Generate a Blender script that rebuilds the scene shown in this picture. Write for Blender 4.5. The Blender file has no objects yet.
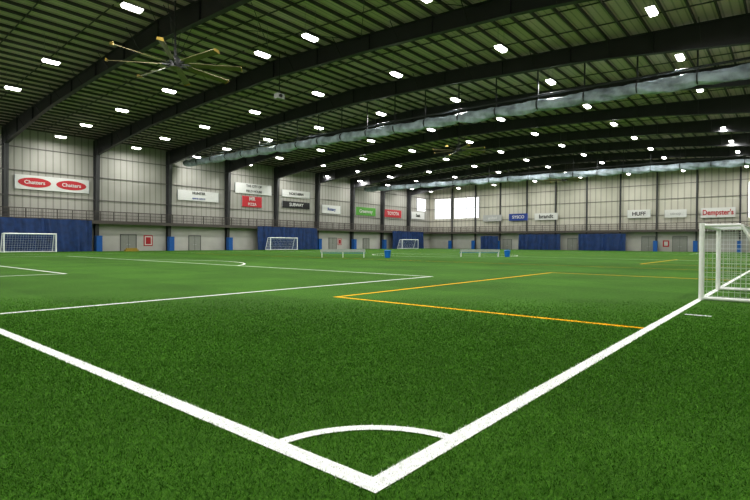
import bpy, math, random
import numpy as np
from mathutils import Matrix, Vector
random.seed(4); rng=np.random.default_rng(7)
scene=bpy.context.scene
scene.view_settings.view_transform='Standard'
for lk in ('Medium High Contrast','Standard - Medium High Contrast'):
    try:
        scene.view_settings.look=lk; break
    except Exception as e: print(e)
scene.view_settings.exposure=0.25

# ---------------- building dimensions (metres) ----------------
X0,X1=-9.0,123.8
Y0,Y1=-4.0,82.8
RIDGE=39.4
EAVE=17.3
def roofz(y):
    return EAVE+2.3*(1-abs(y-RIDGE)/43.4)

# ---------------- materials ----------------
def mat(name,col,rough=.6,metal=0,noise=0,nscale=5,emit=0,bump=0):
    m=bpy.data.materials.new(name); m.use_nodes=True
    nt=m.node_tree; b=nt.nodes['Principled BSDF']
    b.inputs['Base Color'].default_value=(*col,1)
    b.inputs['Roughness'].default_value=rough
    b.inputs['Metallic'].default_value=metal
    if rough>.7: b.inputs['Specular IOR Level'].default_value=.2
    if emit:
        b.inputs['Emission Color'].default_value=(*col,1)
        b.inputs['Emission Strength'].default_value=emit
    if noise or bump:
        tc=nt.nodes.new('ShaderNodeTexCoord'); n=nt.nodes.new('ShaderNodeTexNoise')
        n.inputs['Scale'].default_value=nscale; n.inputs['Detail'].default_value=5
        nt.links.new(tc.outputs['Object'],n.inputs['Vector'])
        if noise:
            r=nt.nodes.new('ShaderNodeValToRGB')
            r.color_ramp.elements[0].position=.3; r.color_ramp.elements[1].position=.7
            r.color_ramp.elements[0].color=(*[c*(1-noise) for c in col],1)
            r.color_ramp.elements[1].color=(*[min(1,c*(1+noise)) for c in col],1)
            nt.links.new(n.outputs['Fac'],r.inputs['Fac']); nt.links.new(r.outputs['Color'],b.inputs['Base Color'])
        if bump:
            bp=nt.nodes.new('ShaderNodeBump'); bp.inputs['Strength'].default_value=bump
            nt.links.new(n.outputs['Fac'],bp.inputs['Height']); nt.links.new(bp.outputs['Normal'],b.inputs['Normal'])
    return m

def ribbed(name,col,axis,period=.9,dark=.78,seam=0):
    """vertical-ribbed metal siding"""
    m=bpy.data.materials.new(name); m.use_nodes=True
    nt=m.node_tree; b=nt.nodes['Principled BSDF']; b.inputs['Roughness'].default_value=.6
    b.inputs['Specular IOR Level'].default_value=.25
    tc=nt.nodes.new('ShaderNodeTexCoord'); sp=nt.nodes.new('ShaderNodeSeparateXYZ')
    nt.links.new(tc.outputs['Object'],sp.inputs[0])
    mul=nt.nodes.new('ShaderNodeMath'); mul.operation='MULTIPLY'; mul.inputs[1].default_value=1/period
    nt.links.new(sp.outputs[axis],mul.inputs[0])
    fr=nt.nodes.new('ShaderNodeMath'); fr.operation='FRACT'; nt.links.new(mul.outputs[0],fr.inputs[0])
    r=nt.nodes.new('ShaderNodeValToRGB'); e=r.color_ramp.elements
    e[0].position=0; e[0].color=(*[c*dark for c in col],1); e[1].position=.14; e[1].color=(*[c*dark for c in col],1)
    x=e.new(.2); x.color=(*col,1); x=e.new(.94); x.color=(*col,1); x=e.new(1.0); x.color=(*[c*dark for c in col],1)
    nt.links.new(fr.outputs[0],r.inputs['Fac'])
    n=nt.nodes.new('ShaderNodeTexNoise'); n.inputs['Scale'].default_value=.25; n.inputs['Detail'].default_value=4
    nt.links.new(tc.outputs['Object'],n.inputs['Vector'])
    mr=nt.nodes.new('ShaderNodeMapRange'); mr.inputs['From Min'].default_value=.3; mr.inputs['From Max'].default_value=.7
    mr.inputs['To Min'].default_value=.92; mr.inputs['To Max'].default_value=1.05
    nt.links.new(n.outputs['Fac'],mr.inputs['Value'])
    vm=nt.nodes.new('ShaderNodeVectorMath'); vm.operation='SCALE'
    nt.links.new(r.outputs['Color'],vm.inputs[0]); nt.links.new(mr.outputs[0],vm.inputs['Scale'])
    nt.links.new(vm.outputs[0],b.inputs['Base Color'])
    bp=nt.nodes.new('ShaderNodeBump'); bp.inputs['Strength'].default_value=.4; bp.inputs['Distance'].default_value=.05
    nt.links.new(fr.outputs[0],bp.inputs['Height']); nt.links.new(bp.outputs['Normal'],b.inputs['Normal'])
    return m

M={}
M['wall_up']=ribbed('siding_upper',(.39,.38,.345),'X',.95,.70)
M['wall_far']=ribbed('siding_far',(.53,.51,.44),'Y',1.2,.72)
M['wall_low']=mat('lower_liner',(.50,.48,.46),.6,noise=.06,nscale=.6)
M['deck']=ribbed('roof_deck',(.70,.56,.60),'Y',.5,.7)
M['purlin']=mat('purlin_steel',(.085,.076,.080),.6,noise=.1,nscale=2)
M['steel']=mat('frame_steel',(.036,.036,.039),.5,noise=.1,nscale=1)
M['column']=mat('column_steel',(.055,.055,.058),.55,noise=.1,nscale=1)
M['concrete']=mat('mezz_concrete',(.17,.16,.155),.8,noise=.1,nscale=2)
M['rail']=mat('rail_steel',(.080,.068,.062),.5,noise=.05)
M['blue']=mat('blue_vinyl',(.010,.038,.14),.5,noise=.3,nscale=1.2)
M['bluepad']=mat('blue_pad',(.01,.10,.36),.5,noise=.08,nscale=3)
M['bluebin']=mat('blue_plastic',(.01,.16,.55),.4,noise=.05,nscale=3)
M['bluetop']=mat('blue_seat',(.05,.22,.5),.4,noise=.05,nscale=3)
M['white']=mat('white_paint',(.9,.9,.9),.35,noise=.02,nscale=6)
M['net']=mat('net_cord',(.75,.76,.78),.8,noise=.05)
M['door']=mat('door_grey',(.30,.30,.28),.5,noise=.05)
M['doorframe']=mat('door_frame',(.12,.12,.12),.5,noise=.05)
M['red']=mat('sign_red',(.45,.025,.035),.5,noise=.05)
M['bwhite']=mat('banner_white',(.62,.62,.60),.6,noise=.04)
M['bblack']=mat('banner_black',(.02,.02,.022),.6,noise=.05)
M['bgreen']=mat('banner_green',(.10,.32,.05),.6,noise=.05)
M['bblue']=mat('banner_blue',(.02,.05,.25),.6,noise=.05)
M['yellow']=mat('plastic_yellow',(.38,.26,.04),.6,noise=.05)
M['alum']=mat('aluminium',(.55,.57,.6),.35,.6,noise=.05)
M['fan']=mat('fan_blade',(.20,.175,.09),.4,.3,noise=.1)
M['lens']=mat('lamp_lens',(1,.985,.965),.3,emit=10)
M['housing']=mat('lamp_housing',(.25,.25,.25),.5,noise=.05)
M['day']=mat('daylight_panel',(.95,.97,1),.3,emit=.7)
M['curtain']=mat('rolled_curtain',(.33,.39,.44),.5,noise=.45,nscale=1.1,bump=.6)
M['grey']=mat('grey_plastic',(.4,.4,.4),.5,noise=.05)

# turf
def turf_mat(name,c0,c1,c2):
    m=bpy.data.materials.new(name); m.use_nodes=True
    nt=m.node_tree; b=nt.nodes['Principled BSDF']; b.inputs['Roughness'].default_value=.85
    b.inputs['Specular IOR Level'].default_value=.10
    tc=nt.nodes.new('ShaderNodeTexCoord')
    n=nt.nodes.new('ShaderNodeTexNoise'); n.inputs['Scale'].default_value=22; n.inputs['Detail'].default_value=9; n.inputs['Roughness'].default_value=.85
    n2=nt.nodes.new('ShaderNodeTexNoise'); n2.inputs['Scale'].default_value=.35; n2.inputs['Detail'].default_value=5
    for k in (n,n2): nt.links.new(tc.outputs['Object'],k.inputs['Vector'])
    r=nt.nodes.new('ShaderNodeValToRGB'); e=r.color_ramp.elements
    e[0].position=.34; e[0].color=(*c0,1); e[1].position=.68; e[1].color=(*c2,1); x=e.new(.5); x.color=(*c1,1)
    nt.links.new(n.outputs['Fac'],r.inputs['Fac'])
    mr=nt.nodes.new('ShaderNodeMapRange'); mr.inputs['From Min'].default_value=.35; mr.inputs['From Max'].default_value=.65
    mr.inputs['To Min'].default_value=.86; mr.inputs['To Max'].default_value=1.12
    nt.links.new(n2.outputs['Fac'],mr.inputs['Value'])
    sp=nt.nodes.new('ShaderNodeSeparateXYZ'); nt.links.new(tc.outputs['Object'],sp.inputs[0])
    sn=nt.nodes.new('ShaderNodeMath'); sn.operation='MULTIPLY'; sn.inputs[1].default_value=math.pi/4.5; nt.links.new(sp.outputs['X'],sn.inputs[0])
    s2=nt.nodes.new('ShaderNodeMath'); s2.operation='SINE'; nt.links.new(sn.outputs[0],s2.inputs[0])
    s3=nt.nodes.new('ShaderNodeMath'); s3.operation='SIGN'; nt.links.new(s2.outputs[0],s3.inputs[0])
    s4=nt.nodes.new('ShaderNodeMath'); s4.operation='MULTIPLY_ADD'; s4.inputs[1].default_value=.06; s4.inputs[2].default_value=1; nt.links.new(s3.outputs[0],s4.inputs[0])
    mm=nt.nodes.new('ShaderNodeMath'); mm.operation='MULTIPLY'; nt.links.new(mr.outputs[0],mm.inputs[0]); nt.links.new(s4.outputs[0],mm.inputs[1])
    vm=nt.nodes.new('ShaderNodeVectorMath'); vm.operation='SCALE'
    nt.links.new(r.outputs['Color'],vm.inputs[0]); nt.links.new(mm.outputs[0],vm.inputs['Scale'])
    nt.links.new(vm.outputs[0],b.inputs['Base Color'])
    bp=nt.nodes.new('ShaderNodeBump'); bp.inputs['Strength'].default_value=.7; bp.inputs['Distance'].default_value=.03
    nt.links.new(n.outputs['Fac'],bp.inputs['Height']); nt.links.new(bp.outputs['Normal'],b.inputs['Normal'])
    return m
M['turf']=turf_mat('artificial_turf',(.018,.058,.007),(.052,.140,.014),(.105,.24,.028))
M['wline']=mat('line_white',(.80,.82,.80),.9,noise=.2,nscale=25,bump=.3)
M['yline']=mat('line_yellow',(.85,.47,.01),.9,noise=.2,nscale=25,bump=.3)
M['blade1']=mat('grass_blade_mid',(.095,.255,.026),.75,noise=.12,nscale=2.0)
M['blade2']=mat('grass_blade_dark',(.040,.125,.012),.75,noise=.12,nscale=2.0)
M['bladew']=mat('grass_blade_white',(.88,.90,.88),.7,noise=.08,nscale=3)
for k in ('blade1','blade2'): M[k].node_tree.nodes['Principled BSDF'].inputs['Specular IOR Level'].default_value=.12

# ---------------- mesh builder ----------------
class MB:
    def __init__(s): s.v=[]; s.f=[]; s.mi=[]; s.mats=[]
    def m(s,k):
        if k not in s.mats: s.mats.append(k)
        return s.mats.index(k)
    def poly(s,pts,faces,k):
        o=len(s.v); s.v+= [tuple(p) for p in pts]; i=s.m(k)
        for f in faces: s.f.append(tuple(o+a for a in f)); s.mi.append(i)
    def box(s,x0,x1,y0,y1,z0,z1,k):
        s.poly([(x0,y0,z0),(x1,y0,z0),(x1,y1,z0),(x0,y1,z0),(x0,y0,z1),(x1,y0,z1),(x1,y1,z1),(x0,y1,z1)],
          [(3,2,1,0),(4,5,6,7),(0,1,5,4),(1,2,6,5),(2,3,7,6),(3,0,4,7)],k)
    def tube(s,a,b,r,k,n=8,r2=None):
        a=Vector(a); b=Vector(b); d=b-a
        if d.length<1e-6: return
        d.normalize(); u=d.orthogonal().normalized(); w=d.cross(u); r2=r if r2 is None else r2
        P=[]
        for c,rr in ((a,r),(b,r2)):
            for i in range(n):
                t=2*math.pi*i/n; P.append(c+(u*math.cos(t)+w*math.sin(t))*rr)
        F=[(i,(i+1)%n,n+(i+1)%n,n+i) for i in range(n)]+[tuple(range(n))[::-1],tuple(range(n,2*n))]
        s.poly(P,F,k)
    def obj(s,name,parent=None,smooth=False):
        me=bpy.data.meshes.new(name); me.from_pydata(s.v,[],s.f)
        for k in s.mats: me.materials.append(M[k])
        me.polygons.foreach_set('material_index',s.mi)
        if smooth: me.polygons.foreach_set('use_smooth',[True]*len(s.f))
        me.update()
        o=bpy.data.objects.new(name,me); scene.collection.objects.link(o)
        if parent: o.parent=parent
        return o
def empty(name,loc=(0,0,0)):
    o=bpy.data.objects.new(name,None); o.location=loc; scene.collection.objects.link(o); return o

# ---------------- shell ----------------
b=MB(); b.box(X0-.3,X1+.3,Y0-.3,Y1+.3,-.2,0,'turf'); b.obj('floor')
b=MB()
for ya,yb in ((Y0-.3,RIDGE),(RIDGE,Y1+.3)):
    za,zb=roofz(ya),roofz(yb)
    b.poly([(X0-.3,ya,za),(X1+.3,ya,za),(X1+.3,yb,zb),(X0-.3,yb,zb),(X0-.3,ya,za+.15),(X1+.3,ya,za+.15),(X1+.3,yb,zb+.15),(X0-.3,yb,zb+.15)],
      [(0,3,2,1)[::-1],(4,5,6,7),(0,1,5,4),(1,2,6,5),(2,3,7,6),(3,0,4,7)],'deck')
b.obj('ceiling')
MZ=4.6
b=MB(); b.box(X0,X1,Y1,Y1+.3,MZ,roofz(Y1)+.1,'wall_up'); b.box(X0,X1,Y1,Y1+.3,0,MZ,'wall_low'); b.obj('wall_left')
b=MB(); b.box(X0,X1,Y0-.3,Y0,0,roofz(Y0)+.1,'wall_up'); b.obj('wall_right')
def gable(x0,x1,name,kup):
    b=MB(); b.box(x0,x1,Y0,Y1,0,MZ,'wall_low')
    P=[];prof=[(Y0,MZ),(Y1,MZ),(Y1,roofz(Y1)+.1),(RIDGE,roofz(RIDGE)+.1),(Y0,roofz(Y0)+.1)]
    for x in (x0,x1): P+=[(x,y,z) for y,z in prof]
    b.poly(P,[(4,3,2,1,0),(5,6,7,8,9)]+[(i,(i+1)%5,5+(i+1)%5,5+i) for i in range(5)],kup); b.obj(name)
gable(X1,X1+.3,'wall_far','wall_far'); gable(X0-.3,X0,'wall_back','wall_far')

# ---------------- roof frames ----------------
FX=[19.8+11.6*k for k in range(-2,9)]
def rafter_depth(y):
    t=abs(y-RIDGE)/43.4
    return 1.35+ (1.1*max(0,(t-.6)/.4)) + .35*max(0,1-t/.3)
b=MB()
for fx in FX:
    N=28; ys=[Y0+.1+(Y1-Y0-.2)*i/N for i in range(N+1)]
    def strip(w,ztop,zbot):
        P=[];F=[]
        for y in ys:
            P+=[(fx-w,y,zbot(y)),(fx+w,y,zbot(y)),(fx+w,y,ztop(y)),(fx-w,y,ztop(y))]
        for i in range(N):
            o=4*i
            F+=[(o,o+1,o+5,o+4),(o+1,o+2,o+6,o+5),(o+2,o+3,o+7,o+6),(o+3,o,o+4,o+7)]
        F+=[(3,2,1,0),(4*N,4*N+1,4*N+2,4*N+3)]
        b.poly(P,F,'steel')
    top=lambda y: roofz(y)-.26
    strip(.02,top,lambda y: top(y)-rafter_depth(y))
    strip(.2,lambda y: top(y),lambda y: top(y)-.04)
    strip(.22,lambda y: top(y)-rafter_depth(y)+.05,lambda y: top(y)-rafter_depth(y))
    for y in ys[2:-2:2]:
        b.box(fx-.18,fx+.18,y-.02,y+.02,top(y)-rafter_depth(y)+.04,top(y)-.05,'steel')
    for y in ys[1:-1:2]:
        for s in (-1,1):
            b.tube((fx+s*.15,y,top(y)-rafter_depth(y)+.06),(fx+s*1.25,y,roofz(y)-.24),.03,'steel',4)
b.obj('roof_rafters')
b=MB()
yy=Y0+.7
while yy<Y1-.3:
    z=roofz(yy)-.02
    b.box(X0+.05,X1-.05,yy-.02,yy+.02,z-.22,z,'purlin'); b.box(X0+.05,X1-.05,yy-.02,yy+.09,z-.24,z-.215,'purlin')
    yy+=1.5
k=0
while X0+3.9*k<X1-3:
    x=X0+2+3.9*k; k+=1
    for ya,yb in ((Y0+.5,RIDGE-.3),(RIDGE+.3,Y1-.5)):
        b.poly([(x-.03,ya,roofz(ya)-.2),(x+.03,ya,roofz(ya)-.2),(x+.03,yb,roofz(yb)-.2),(x-.03,yb,roofz(yb)-.2),
                (x-.03,ya,roofz(ya)-.12),(x+.03,ya,roofz(ya)-.12),(x+.03,yb,roofz(yb)-.12),(x-.03,yb,roofz(yb)-.12)],
          [(3,2,1,0),(4,5,6,7),(0,1,5,4),(1,2,6,5),(2,3,7,6),(3,0,4,7)],'purlin')
b.obj('roof_purlins')
b=MB()
for bi in (2,5,8):
    xa,xb=FX[bi],FX[bi+1]
    yb_=[Y0+1,17,28,RIDGE,50,62,73,Y1-1.5]
    for i in range(len(yb_)-1):
        ya,yc=yb_[i],yb_[i+1]
        b.tube((xa,ya,roofz(ya)-.45),(xb,yc,roofz(yc)-.45),.025,'steel',5)
        b.tube((xb,ya,roofz(ya)-.50),(xa,yc,roofz(yc)-.50),.025,'steel',5)
b.obj('roof_wind_bracing')
# columns
b=MB()
for fx in FX:
    for side in (1,-1):
        yw=Y1-.02 if side>0 else Y0+.02
        d0,d1=.65,1.35; zt=roofz(yw)-.3
        def cbox(w,ya0,yb0,ya1,yb1):
            b.poly([(fx-w,ya0,0),(fx+w,ya0,0),(fx+w,yb0,0),(fx-w,yb0,0),(fx-w,ya1,zt),(fx+w,ya1,zt),(fx+w,yb1,zt),(fx-w,yb1,zt)],
             [(3,2,1,0),(4,5,6,7),(0,1,5,4),(1,2,6,5),(2,3,7,6),(3,0,4,7)],'column')
        cbox(.03,yw-side*d0,yw,yw-side*d1,yw)
        cbox(.27,yw-side*d0,yw-side*(d0-.05),yw-side*d1,yw-side*(d1-.05))
        cbox(.27,yw-side*.05,yw,yw-side*.05,yw)
b.obj('wall_columns')
b=MB()
FY=[Y0+5+7.4*i for i in range(11)]
for y in FY:
    b.box(X1-.45,X1-.02,y-.14,y+.14,0,roofz(y)-.5,'column')
b.obj('end_wall_columns')
b=MB()
for fx in FX:
    b.box(fx-.42,fx+.42,Y1-1.62,Y1-.72,0,2.4,'bluepad'); b.box(fx-.44,fx+.44,Y1-1.64,Y1-.7,2.3,2.4,'bluepad')
for y in FY: 
    b.box(X1-1.62,X1-1.0,y-.4,y+.4,0,2.3,'bluepad')
b.obj('column_pads')
b=MB()
for z in (7.9,11.4,14.6):
    b.box(X0,X1,Y1-.12,Y1-.01,z-.05,z+.05,'concrete')
    b.box(X1-.12,X1-.01,Y0,Y1,z-.05,z+.05,'concrete')
b.obj('wall_girts')
# ---------------- mezzanine + railing ----------------
b=MB()
b.box(X0,X1-1.6,Y1-1.6,Y1-.02,MZ-.35,MZ,'concrete'); b.box(X1-1.6,X1-.02,Y0+.02,Y1-.02,MZ-.35,MZ,'concrete')
b.box(X0,X1-1.6,Y1-1.66,Y1-1.6,MZ-.4,MZ+.12,'rail'); b.box(X1-1.66,X1-1.6,Y0+.02,Y1-1.6,MZ-.4,MZ+.12,'rail')
mezz=b.obj('mezzanine_walkway')
b=MB()
ry=Y1-1.62; rx=X1-1.62; rh=1.5
for z,t in ((MZ+rh,.06),(MZ+rh*.66,.03),(MZ+rh*.33,.03)):
    b.box(X0,rx,ry-.03,ry+.03,z-t,z+t,'rail'); b.box(rx-.03,rx+.03,Y0+.02,ry,z-t,z+t,'rail')
x=X0
while x<rx: b.box(x-.05,x+.05,ry-.04,ry+.04,MZ,MZ+rh,'rail'); x+=1.93
y=Y0+.1
while y<ry: b.box(rx-.04,rx+.04,y-.05,y+.05,MZ,MZ+rh,'rail'); y+=1.93
x=X0
while x<rx: b.box(x-.016,x+.016,ry-.012,ry+.012,MZ,MZ+rh,'rail'); x+=.2
y=Y0+.1
while y<ry: b.box(rx-.012,rx+.012,y-.016,y+.016,MZ,MZ+rh,'rail'); y+=.2
b.obj('railing',mezz)

# ---------------- curtains below mezzanine ----------------
def curtain(x0,x1,along='X',z1=MZ+.15,base=None):
    b=MB(); n=int(abs(x1-x0)*6); P=[];F=[]; rows=8
    for j in range(rows+1):
        z=.03+(z1-.03)*j/rows
        for i in range(n+1):
            s=x0+(x1-x0)*i/n
            d=.16*math.sin(s*4.2+math.sin(s*1.3)*2)*(1-.4*j/rows)+.07*math.sin(s*9+z)
            droop=-.12*abs(math.sin(s*.8))*(j/rows)
            if along=='X': P.append((s,base+d,z+droop))
            else: P.append((base+d,s,z+droop))
    for j in range(rows):
        for i in range(n):
            a=j*(n+1)+i; F.append((a,a+1,a+n+2,a+n+1))
    b.poly(P,F,'blue')
    if along=='X': b.tube((x0,base,z1),(x1,base,z1),.05,'rail')
    else: b.tube((base,x0,z1),(base,x1,z1),.05,'rail')
    return b.obj('blue_divider_curtain',smooth=True)
curtain(15,30.2,'X',base=Y1-1.95); curtain(60.5,76.4,'X',base=Y1-1.95); curtain(103.6,117.8,'X',base=Y1-1.95)
curtain(43.6,54.2,'Y',4.0,X1-1.95); curtain(29,39.3,'Y',4.0,X1-1.95); curtain(60,65,'Y',3.6,X1-1.95)

# ---------------- doors, signs ----------------
def door(name,s,w,h,wall):
    b=MB()
    def bx(a0,a1,d0,d1,z0,z1,k):
        if wall=='L': b.box(a0,a1,Y1-d1,Y1-d0,z0,z1,k)
        else: b.box(X1-d1,X1-d0,a0,a1,z0,z1,k)
    bx(s,s+w,.0,.06,0,h,'door')
    bx(s-.1,s,.0,.12,0,h+.1,'doorframe'); bx(s+w,s+w+.1,.0,.12,0,h+.1,'doorframe'); bx(s-.1,s+w+.1,.0,.12,h,h+.1,'doorframe')
    bx(s+w/2-.03,s+w/2+.03,.0,.08,0,h,'doorframe')
    bx(s+w/2-.25,s+w/2-.1,.06,.12,1.0,1.08,'alum'); bx(s+w/2+.1,s+w/2+.25,.06,.12,1.0,1.08,'alum')
    b.obj(name)
door('door_1',35.2,2.4,2.6,'L'); door('door_2',47,2.2,2.6,'L'); door('door_3',82,2.4,2.6,'L'); door('door_4',94,2.2,2.6,'L')
door('door_5',57,2.4,2.6,'F'); door('door_6',23.5,2.6,3.2,'F'); door('door_7',17.5,2.6,3.2,'F'); door('door_8',40.2,2.2,2.8,'F')
def wsign(s,w,z0,z1,wall,k='red'):
    b=MB(); m=.18*(z1-z0)
    if wall=='L':
        b.box(s,s+w,Y1-.06,Y1-.01,z0,z1,k); b.box(s+m*.5,s+w-m*.5,Y1-.08,Y1-.05,z0+m*.5,z1-m*.5,'bwhite')
        b.box(s+m,s+w-m,Y1-.1,Y1-.07,z0+m,z1-m,k)
    else:
        b.box(X1-.06,X1-.01,s,s+w,z0,z1,k); b.box(X1-.08,X1-.05,s+m,s+w-m,z0+m,z1-m,'bwhite')
    b.obj('safety_sign')
wsign(38.9,1.5,.8,2.6,'L'); wsign(84.9,1.3,1,2.5,'L'); wsign(20.8,1.2,1,2.4,'F')

# ---------------- banners ----------------
def text(txt,size,k,parent,pos,wall,width):
    cu=bpy.data.curves.new('lettering','FONT'); cu.body=txt; cu.size=size; cu.align_x='CENTER'; cu.align_y='CENTER'
    cu.extrude=.01; cu.offset=.02*size; cu.materials.append(M[k])
    o=bpy.data.objects.new('lettering',cu); scene.collection.objects.link(o)
    o.parent=parent
    o.rotation_euler=(math.pi/2,0,0) if wall=='L' else (math.pi/2,0,-math.pi/2)
    o.location=pos
    bpy.context.view_layer.update()
    if o.dimensions.x>width: o.scale=(width/o.dimensions.x,1,1)
def banner(s0,s1,z0,z1,wall,bg,lines,ovals=0):
    b=MB()
    if wall=='L':
        b.box(s0,s1,Y1-.22,Y1-.17,z0,z1,bg)
        for s in (s0,s1): b.box(s-.03,s+.03,Y1-.25,Y1-.13,z0,z1,'alum')
        for i in range(ovals):
            c=s0+(s1-s0)*(i+.5)/ovals; n=28; a=(s1-s0)/ovals*.43; h=(z1-z0)*.34
            P=[(c+a*math.cos(2*math.pi*t/n),Y1-.24,(z0+z1)/2+h*math.sin(2*math.pi*t/n)) for t in range(n)]
            P+=[(x,Y1-.21,z) for x,_,z in P]
            b.poly(P,[tuple(range(n)),tuple(range(n,2*n))[::-1]]+[(t,(t+1)%n,n+(t+1)%n,n+t) for t in range(n)],'red')
    else:
        b.box(X1-.52,X1-.47,s0,s1,z0,z1,bg)
        for s in (s0,s1): b.box(X1-.55,X1-.46,s-.03,s+.03,z0,z1,'alum')
    o=b.obj('advertising_banner')
    n=len(lines)
    for i,(t,k,f) in enumerate(lines):
        zz=z1-(z1-z0)*(i+.5)/n
        if ovals:
            for q in range(ovals):
                text(t,(z1-z0)*f,k,o,(s0+(s1-s0)*(q+.5)/ovals,Y1-.26,zz),wall,(s1-s0)/ovals*.7)
        elif wall=='L': text(t,(z1-z0)*f,k,o,((s0+s1)/2,Y1-.26,zz),wall,(s1-s0)*.9)
        else: text(t,(z1-z0)*f,k,o,(X1-.56,(s0+s1)/2,zz),wall,(s1-s0)*.9)
banner(21,30.4,8.8,10.8,'L','bwhite',[('Chatters','bwhite',.36)],ovals=2)
banner(44.8,52.8,8.9,10.7,'L','bwhite',[('HUNTER','bblack',.36),('sports centre','bblue',.26)])
banner(56.5,65.2,11.1,13.1,'L','bwhite',[('THE CITY OF','bblack',.32),('FIELD HOUSE','bblack',.32)])
banner(58,62.8,8.5,10.6,'L','red',[('MR','bwhite',.5),('PIZZA','bwhite',.35)])
banner(68,75.8,11.2,12.7,'L','bwhite',[('NORTHERN','bblack',.5)])
banner(68,75.8,8.9,10.3,'L','bblack',[('SUBWAY','bwhite',.7)])
banner(79.6,85.6,8.3,10.2,'L','bwhite',[('Rotary','bblue',.5)])
banner(91,98.6,8.4,10.4,'L','bgreen',[('Greenway','bwhite',.6)])
banner(102.2,109.6,8.4,10.4,'L','red',[('TOYOTA','bwhite',.6)])
banner(114.3,120.6,8.4,10.4,'L','bwhite',[('Sask','bblack',.6)])
banner(59.6,65.0,7.5,9.2,'F','grey',[('united','bwhite',.6)])
banner(52.4,57.6,7.5,9.3,'F','bblue',[('SYSCO','bwhite',.6)])
banner(44.8,50.6,7.5,9.2,'F','bwhite',[('brandt','bblack',.8)])
banner(24.4,29,7.4,9.2,'F','bwhite',[('HUFF','bblack',.65)])
banner(17.6,21.6,7.3,9.0,'F','bwhite',[('co-op','grey',.5)])
banner(9.2,15.0,7.1,9.1,'F','bwhite',[("Dempster's",'red',.72)])
def window(name,s0,s1,z0,z1,wall):
    b=MB(); n=max(1,int((s1-s0)/3))
    if wall=='F':
        b.box(X1-.07,X1-.02,s0,s1,z0,z1,'day')
        for i in range(n+1):
            s=s0+(s1-s0)*i/n; b.box(X1-.12,X1-.02,s-.06,s+.06,z0,z1,'column')
    else:
        b.box(s0,s1,Y1-.07,Y1-.02,z0,z1,'day')
        for i in range(n+1):
            s=s0+(s1-s0)*i/n; b.box(s-.06,s+.06,Y1-.12,Y1-.02,z0,z1,'column')
    b.obj(name)
window('window_1',66.5,74.5,8.6,14.3,'F'); window('window_2',5.2,7.2,7,14,'F'); window('window_3',117,121.5,10.8,14.3,'L')
window('window_4',75.5,81,8.6,14.3,'F')

# ---------------- high bay lights ----------------
LX=[-5.7,4.6,15,25.5,36,46.3,57,67.5,78,88.5,99,109.5,118.5]
LY=[-1.5,7.2,17.6,27.8,38,48.7,59.5,70,79]
root=empty('high_bay_lights')
b=MB(); area=bpy.data.lights.new('high_bay_emitter','AREA'); area.shape='RECTANGLE'; area.size=1.3; area.size_y=.5; area.energy=405; area.color=(1,.99,.97)
for x in LX:
    for y in LY:
        if x in (15,25.5) and y==38: y=33.5
        z=min(roofz(y)-1.3,16.6+ (roofz(y)-18.3)*.3)
        b.box(x-.68,x+.68,y-.28,y+.28,z,z+.08,'housing')
        b.box(x-.3,x+.3,y-.12,y+.12,z+.08,z+.18,'housing')
        P=[(x-.64,y-.25,z),(x+.64,y-.25,z),(x+.64,y+.25,z),(x-.64,y+.25,z),(x-.56,y-.19,z-.18),(x+.56,y-.19,z-.18),(x+.56,y+.19,z-.18),(x-.56,y+.19,z-.18)]
        b.poly(P,[(0,1,2,3),(7,6,5,4),(1,0,4,5),(2,1,5,6),(3,2,6,7),(0,3,7,4)],'lens')
        for dx in (-.5,.5): b.tube((x+dx,y,z+.08),(x+dx,y,roofz(y)-.05),.012,'housing',4)
        l=bpy.data.objects.new('emitter',area); scene.collection.objects.link(l); l.parent=root; l.location=(x,y,z-.2)
b.obj('fixtures',root)

# ---------------- rolled-up divider curtains ----------------
def rolled(x,ya,yb,za,zb,r):
    b=MB(); N=520; n=20; P=[];F=[]
    nseg=20
    for i in range(N+1):
        t=i/N; y=ya+(yb-ya)*t
        sag=abs(math.sin(t*math.pi*nseg))
        zc=za+(zb-za)*t-.14*sag
        pinch=1-.15*(1-sag)**3
        for j in range(n):
            a=2*math.pi*j/n
            rr=r*pinch*(1+.10*math.sin(a*2+t*90)+.08*math.sin(a*5+t*160+math.sin(t*40)*2)+.05*math.sin(t*420+a*3)+.04*random.random())
            P.append((x+rr*.75*math.cos(a),y,zc+rr*1.05*math.sin(a)))
    for i in range(N):
        for j in range(n):
            F.append((i*n+j,i*n+(j+1)%n,(i+1)*n+(j+1)%n,(i+1)*n+j))
    F+=[tuple(range(n)),tuple(range(N*n,N*n+n))[::-1]]
    b.poly(P,F,'curtain')
    b.tube((x,ya,za+r+.35),(x,yb,zb+r+.35),.10,'steel')
    for i in range(nseg+1):
        t=min(max(i/nseg,.004),.996); y=ya+(yb-ya)*t; z=za+(zb-za)*t
        b.box(x-.03,x+.03,y-.06,y+.06,z+r*.7,roofz(y)-.1,'steel')
        b.tube((x,y-.04,z),(x,y+.04,z),r*.90,'steel',16)
    b.obj('rolled_divider_curtain')
rolled(45.2,-2.5,81,14.1,15.1,.50); rolled(92.6,-2.5,81,13.8,14.7,.50)

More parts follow.
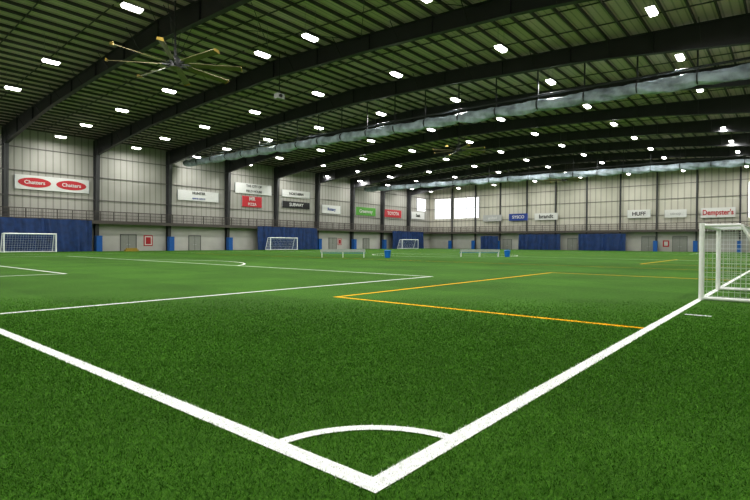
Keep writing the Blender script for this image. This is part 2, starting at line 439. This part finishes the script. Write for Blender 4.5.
# ---------------- ceiling fans ----------------
def fan(x,y,z,R,rot):
    b=MB()
    b.tube((x,y,z+.1),(x,y,roofz(y)-.1),.07,'steel'); b.tube((x,y,z-.25),(x,y,z+.35),.42,'steel',20); b.tube((x,y,z+.35),(x,y,z+.6),.42,'steel',20,.2)
    b.tube((x,y,z-.35),(x,y,z-.25),.25,'fan',16,.42)
    for g in (0,1,2,3):
        a=math.pi/4+g*math.pi/2
        b.tube((x+.2*math.cos(a),y+.2*math.sin(a),z+.5),(x+2.0*math.cos(a),y+2.0*math.sin(a),roofz(y)-.25),.02,'steel',4)
    nb=8
    for i in range(nb):
        a=rot+2*math.pi*i/nb; c,s=math.cos(a),math.sin(a)
        def T(r,w,h): return (x+r*c-w*s,y+r*s+w*c,z+h)
        r0,r1=.4,R
        b.poly([T(r0,-.05,-.05),T(r0,.05,-.05),T(1.1,.05,-.05),T(1.1,-.05,-.05),T(r0,-.05,.05),T(r0,.05,.05),T(1.1,.05,.05),T(1.1,-.05,.05)],
          [(3,2,1,0),(4,5,6,7),(0,1,5,4),(1,2,6,5),(2,3,7,6),(3,0,4,7)],'steel')
        P=[T(.9,-.2,.08),T(.9,.2,-.08),T(r1,.24,-.12),T(r1,-.24,.05)]
        P+=[(p[0],p[1],p[2]+.04) for p in P]
        b.poly(P,[(3,2,1,0),(4,5,6,7),(0,1,5,4),(1,2,6,5),(2,3,7,6),(3,0,4,7)],'fan')
        P=[T(r1,-.24,-.04),T(r1,.24,-.16),T(r1+.04,.24,-.16),T(r1+.04,-.24,-.04),T(r1,-.2,.14),T(r1,.18,.1),T(r1+.04,.18,.1),T(r1+.04,-.2,.14)]
        b.poly(P,[(3,2,1,0),(4,5,6,7),(0,1,5,4),(1,2,6,5),(2,3,7,6),(3,0,4,7)],'yellow')
    b.obj('ceiling_fan')
fan(18.9,35.2,14.6,4.7,.1); fan(63.5,37.5,15.0,3.9,.1); fan(108,38,15.2,3.9,.3)

b=MB(); cx,cy,cz=30.5,37.5,15.3
b.box(cx-.4,cx+.4,cy-.28,cy+.28,cz-.25,cz+.25,'grey'); b.tube((cx-.1,cy-.28,cz),(cx-.1,cy-.40,cz),.16,'bblack',14); b.tube((cx,cy,cz+.25),(cx,cy,roofz(cy)-.1),.04,'steel')
b.obj('ceiling_projector')

# ---------------- field markings ----------------
LW=.145; GX,TY=2.35,1.97
def quads(name,k,segs,arcs,z=.006):
    b=MB()
    for x0,y0,x1,y1,w in segs:
        h=w/2
        if abs(x1-x0)>abs(y1-y0): b.poly([(x0-h,y0-h,z),(x1+h,y1-h,z),(x1+h,y1+h,z),(x0-h,y0+h,z)],[(0,1,2,3)],k)
        else: b.poly([(x0-h,y0-h,z+.001),(x0+h,y0-h,z+.001),(x0+h,y1+h,z+.001),(x0-h,y1+h,z+.001)],[(0,1,2,3)],k)
    for cx,cy,r,a0,a1,w in arcs:
        n=64;P=[];F=[]
        for i in range(n+1):
            a=a0+(a1-a0)*i/n
            for q in (r-w/2,r+w/2): P.append((cx+q*math.cos(a),cy+q*math.sin(a),z+.002))
        for i in range(n): F.append((2*i,2*i+1,2*i+3,2*i+2))
        b.poly(P,F,k)
    return b.obj(name)
CYF=34.6; d=math.acos(5.5/9.15)
WS=[(GX,TY,GX,67.2,LW),(GX,TY,108,TY,LW),(GX,12.5,18.85,12.5,LW),(18.85,12.5,18.85,56.7,LW),(GX,56.7,18.85,56.7,LW),
    (GX,25.8,8.5,25.8,LW),(8.5,25.8,8.5,43.4,LW),(GX,43.4,8.5,43.4,LW),(GX,67.2,108,67.2,LW),(55,TY,55,67.2,LW),(108,TY,108,67.2,LW),
    (91.5,12.5,91.5,56.7,LW),(91.5,12.5,108,12.5,LW),(12.5,1.36,12.5,1.74,.10)]
WA=[(GX,TY,.96,0,math.pi/2,.10),(13.35,CYF,9.15,-d,d,LW),(55,CYF,9.15,0,2*math.pi,LW)]
quads('white_field_markings','wline',WS,WA)
YW=.14
YS=[(9.9,TY+.1,9.9,9.7,YW),(9.9,9.7,25.9,9.7,YW),(25.9,TY+.1,25.9,9.7,YW),(42.3,TY+.1,42.3,9.0,YW),(42.3,9.0,58,9.0,YW),(58,TY+.1,58,9.0,YW),
    (35,TY,35,60,.1),(70,TY,70,60,.1)]
quads('yellow_field_markings','yline',YS,[],z=.004)

# ---------------- grass blades close to the corner ----------------
def blades(N):
    K=N*4
    x=rng.uniform(-3,16,K); y=rng.uniform(-3.9,16,K)
    dep=.766*x+.643*y; lat=.643*x-.766*y
    p=np.clip((14-dep)/9,0,1)**1.5
    keep=(dep>1.2)&(dep<14)&(np.abs(lat)<.85*dep+.3)&(rng.uniform(0,1,K)<p)
    x=x[keep][:N]; y=y[keep][:N]; n=len(x); print('blades',n)
    jx=x+rng.normal(0,.007,n); jy=y+rng.normal(0,.007,n); h=LW/2
    on=((np.abs(jx-GX)<h)&(jy>TY-h))|((np.abs(jy-TY)<h)&(jx>GX-h))
    rr=np.hypot(jx-GX,jy-TY); on|=(np.abs(rr-.96)<.05)&(jx>GX)&(jy>TY)
    onw=on|((np.abs(jy-12.5)<h)&(jx>GX))|((np.abs(jx-12.5)<.05)&(jy>1.32)&(jy<1.78))
    ony=((np.abs(jx-9.9)<YW/2)&(jy>TY)&(jy<9.75))|((np.abs(jy-9.7)<YW/2)&(jx>9.85)&(jx<25.9))
    dep=.766*x+.643*y
    hgt=rng.uniform(.010,.025,n); a=rng.uniform(0,2*np.pi,n); w=rng.uniform(.0018,.0036,n)*np.clip(dep/4,1,2.2)
    la=rng.uniform(0,2*np.pi,n); ln=rng.uniform(.004,.026,n)
    V=np.empty((n,3,3))
    V[:,0]=np.stack([x-w*np.cos(a),y-w*np.sin(a),np.zeros(n)],1)
    V[:,1]=np.stack([x+w*np.cos(a),y+w*np.sin(a),np.zeros(n)],1)
    V[:,2]=np.stack([x+ln*np.cos(la),y+ln*np.sin(la),hgt],1)
    mi=np.where(onw,2,np.where(ony,3,np.where(rng.uniform(0,1,n)<.62,0,1))).astype(np.int32)
    me=bpy.data.meshes.new('turf_blades')
    me.vertices.add(3*n); me.vertices.foreach_set('co',V.reshape(-1))
    me.loops.add(3*n); me.loops.foreach_set('vertex_index',np.arange(3*n,dtype=np.int32))
    me.polygons.add(n); me.polygons.foreach_set('loop_start',np.arange(0,3*n,3,dtype=np.int32))
    for k in ('blade1','blade2','bladew','yline'): me.materials.append(M[k])
    me.polygons.foreach_set('material_index',mi)
    me.update(calc_edges=True)
    o=bpy.data.objects.new('turf_blades',me); scene.collection.objects.link(o)
blades(650000)

# ---------------- goals ----------------
def goal(x0,w,yf,face,h,dt,db,r,mesh,rn):
    b=MB(); s=-face; x1=x0+w
    A=lambda x,dd,z:(x,yf+s*dd,z)
    for x in (x0,x1):
        b.tube(A(x,0,.01),A(x,0,h+r),r,'white',14)
        b.tube(A(x,0,h),A(x,dt,h),r*.6,'white',10); b.tube(A(x,dt,h),A(x,db,.06),r*.6,'white',10); b.tube(A(x,0,.06),A(x,db,.06),r*.7,'white',10)
    b.tube(A(x0,0,h),A(x1,0,h),r,'white',14); b.tube(A(x0,db,.06),A(x1,db,.06),r*.7,'white',10); b.tube(A(x0,dt,h),A(x1,dt,h),r*.5,'white',8)
    nz=int(h/mesh)
    for x in (x0,x1):
        for i in range(1,nz):
            z=h*i/nz; e=dt+(db-dt)*(1-z/h); b.tube(A(x,0,z),A(x,e,z),rn,'net',3)
        nd=int(db/mesh)
        for i in range(1,nd):
            dd=db*i/nd; zt=h if dd<=dt else h*(db-dd)/(db-dt)
            b.tube(A(x,dd,.03),A(x,dd,zt),rn,'net',3)
    nx=int(w/mesh)
    for i in range(1,nx):
        x=x0+w*i/nx
        b.tube(A(x,0,h),A(x,dt,h),rn,'net',3); b.tube(A(x,dt,h),A(x,db,.03),rn,'net',3)
    L=math.hypot(h,db-dt); nl=int(L/mesh)
    for i in range(1,nl):
        t=i/nl; b.tube(A(x0,dt+(db-dt)*t,h*(1-t)),A(x1,dt+(db-dt)*t,h*(1-t)),rn,'net',3)
    for i in range(1,max(2,int(dt/mesh))):
        dd=dt*i/max(2,int(dt/mesh)); b.tube(A(x0,dd,h),A(x1,dd,h),rn,'net',3)
    b.obj('soccer_goal')
goal(16.05,3.85,TY-.05,1,2.02,.85,1.95,.065,.12,.0045)
goal(18.8,6.0,78.8,-1,2.5,.8,1.6,.09,.3,.012)
goal(62,6.9,78.8,-1,2.44,.8,1.6,.09,.35,.014)
goal(105,7.2,78.8,-1,2.44,.8,1.6,.10,.4,.016)

# ---------------- benches & bins on the pitch ----------------
def bench(x,y,ang,L):
    root=empty('team_bench',(x,y,0)); root.rotation_euler=(0,0,ang)
    b=MB()
    b.box(-L/2,L/2,-.2,.2,.43,.48,'bluetop'); b.box(-L/2,L/2,-.24,-.2,.56,.84,'alum')
    n=max(2,int(L/1.6))
    for i in range(n+1):
        x_=-L/2+.15+(L-.3)*i/n
        b.box(x_-.03,x_+.03,-.22,-.17,0,.80,'white'); b.box(x_-.03,x_+.03,.14,.19,0,.43,'white'); b.box(x_-.03,x_+.03,-.25,.25,0,.04,'white'); b.box(x_-.03,x_+.03,-.2,.17,.38,.43,'white')
    b.obj('frame',root)
def bin_(x,y):
    b=MB(); b.tube((x,y,0),(x,y,.68),.27,'bluebin',18,.34); b.tube((x,y,.68),(x,y,.74),.37,'bluebin',18); b.tube((x,y,.74),(x,y,.8),.35,'bluebin',18,.2)
    b.obj('blue_recycling_bin')
bench(37.3,35.6,-math.pi/2+.75,4.6); bin_(39.9,31.8)
bench(51.5,27.6,-math.pi/2+.75,4.6); bin_(53.6,25.2)
b=MB()
b.box(34.5,36.5,79.3,79.9,0,.28,'yellow'); b.box(34.7,36.3,79.35,79.85,.28,.5,'yellow'); b.obj('yellow_gym_mat')

# ---------------- camera ----------------
cam=bpy.data.cameras.new('camera'); co=bpy.data.objects.new('camera',cam); scene.collection.objects.link(co)
cam.lens=24; cam.sensor_width=36; cam.clip_end=500
yaw=math.radians(40.0); pit=math.radians(.8); roll=math.radians(.3)
F=Vector((math.cos(yaw),math.sin(yaw),0)); R=Vector((math.sin(yaw),-math.cos(yaw),0)); U=Vector((0,0,1))
F2=F*math.cos(pit)-U*math.sin(pit); U2=U*math.cos(pit)+F*math.sin(pit)
R3=R*math.cos(roll)+U2*math.sin(roll); U3=U2*math.cos(roll)-R*math.sin(roll)
m=Matrix((( R3.x,U3.x,-F2.x,0),(R3.y,U3.y,-F2.y,0),(R3.z,U3.z,-F2.z,1.5),(0,0,0,1)))
co.matrix_world=m
scene.camera=co
w=bpy.data.worlds.new('World'); scene.world=w; w.use_nodes=True
w.node_tree.nodes['Background'].inputs['Color'].default_value=(.6,.65,.7,1); w.node_tree.nodes['Background'].inputs['Strength'].default_value=.3
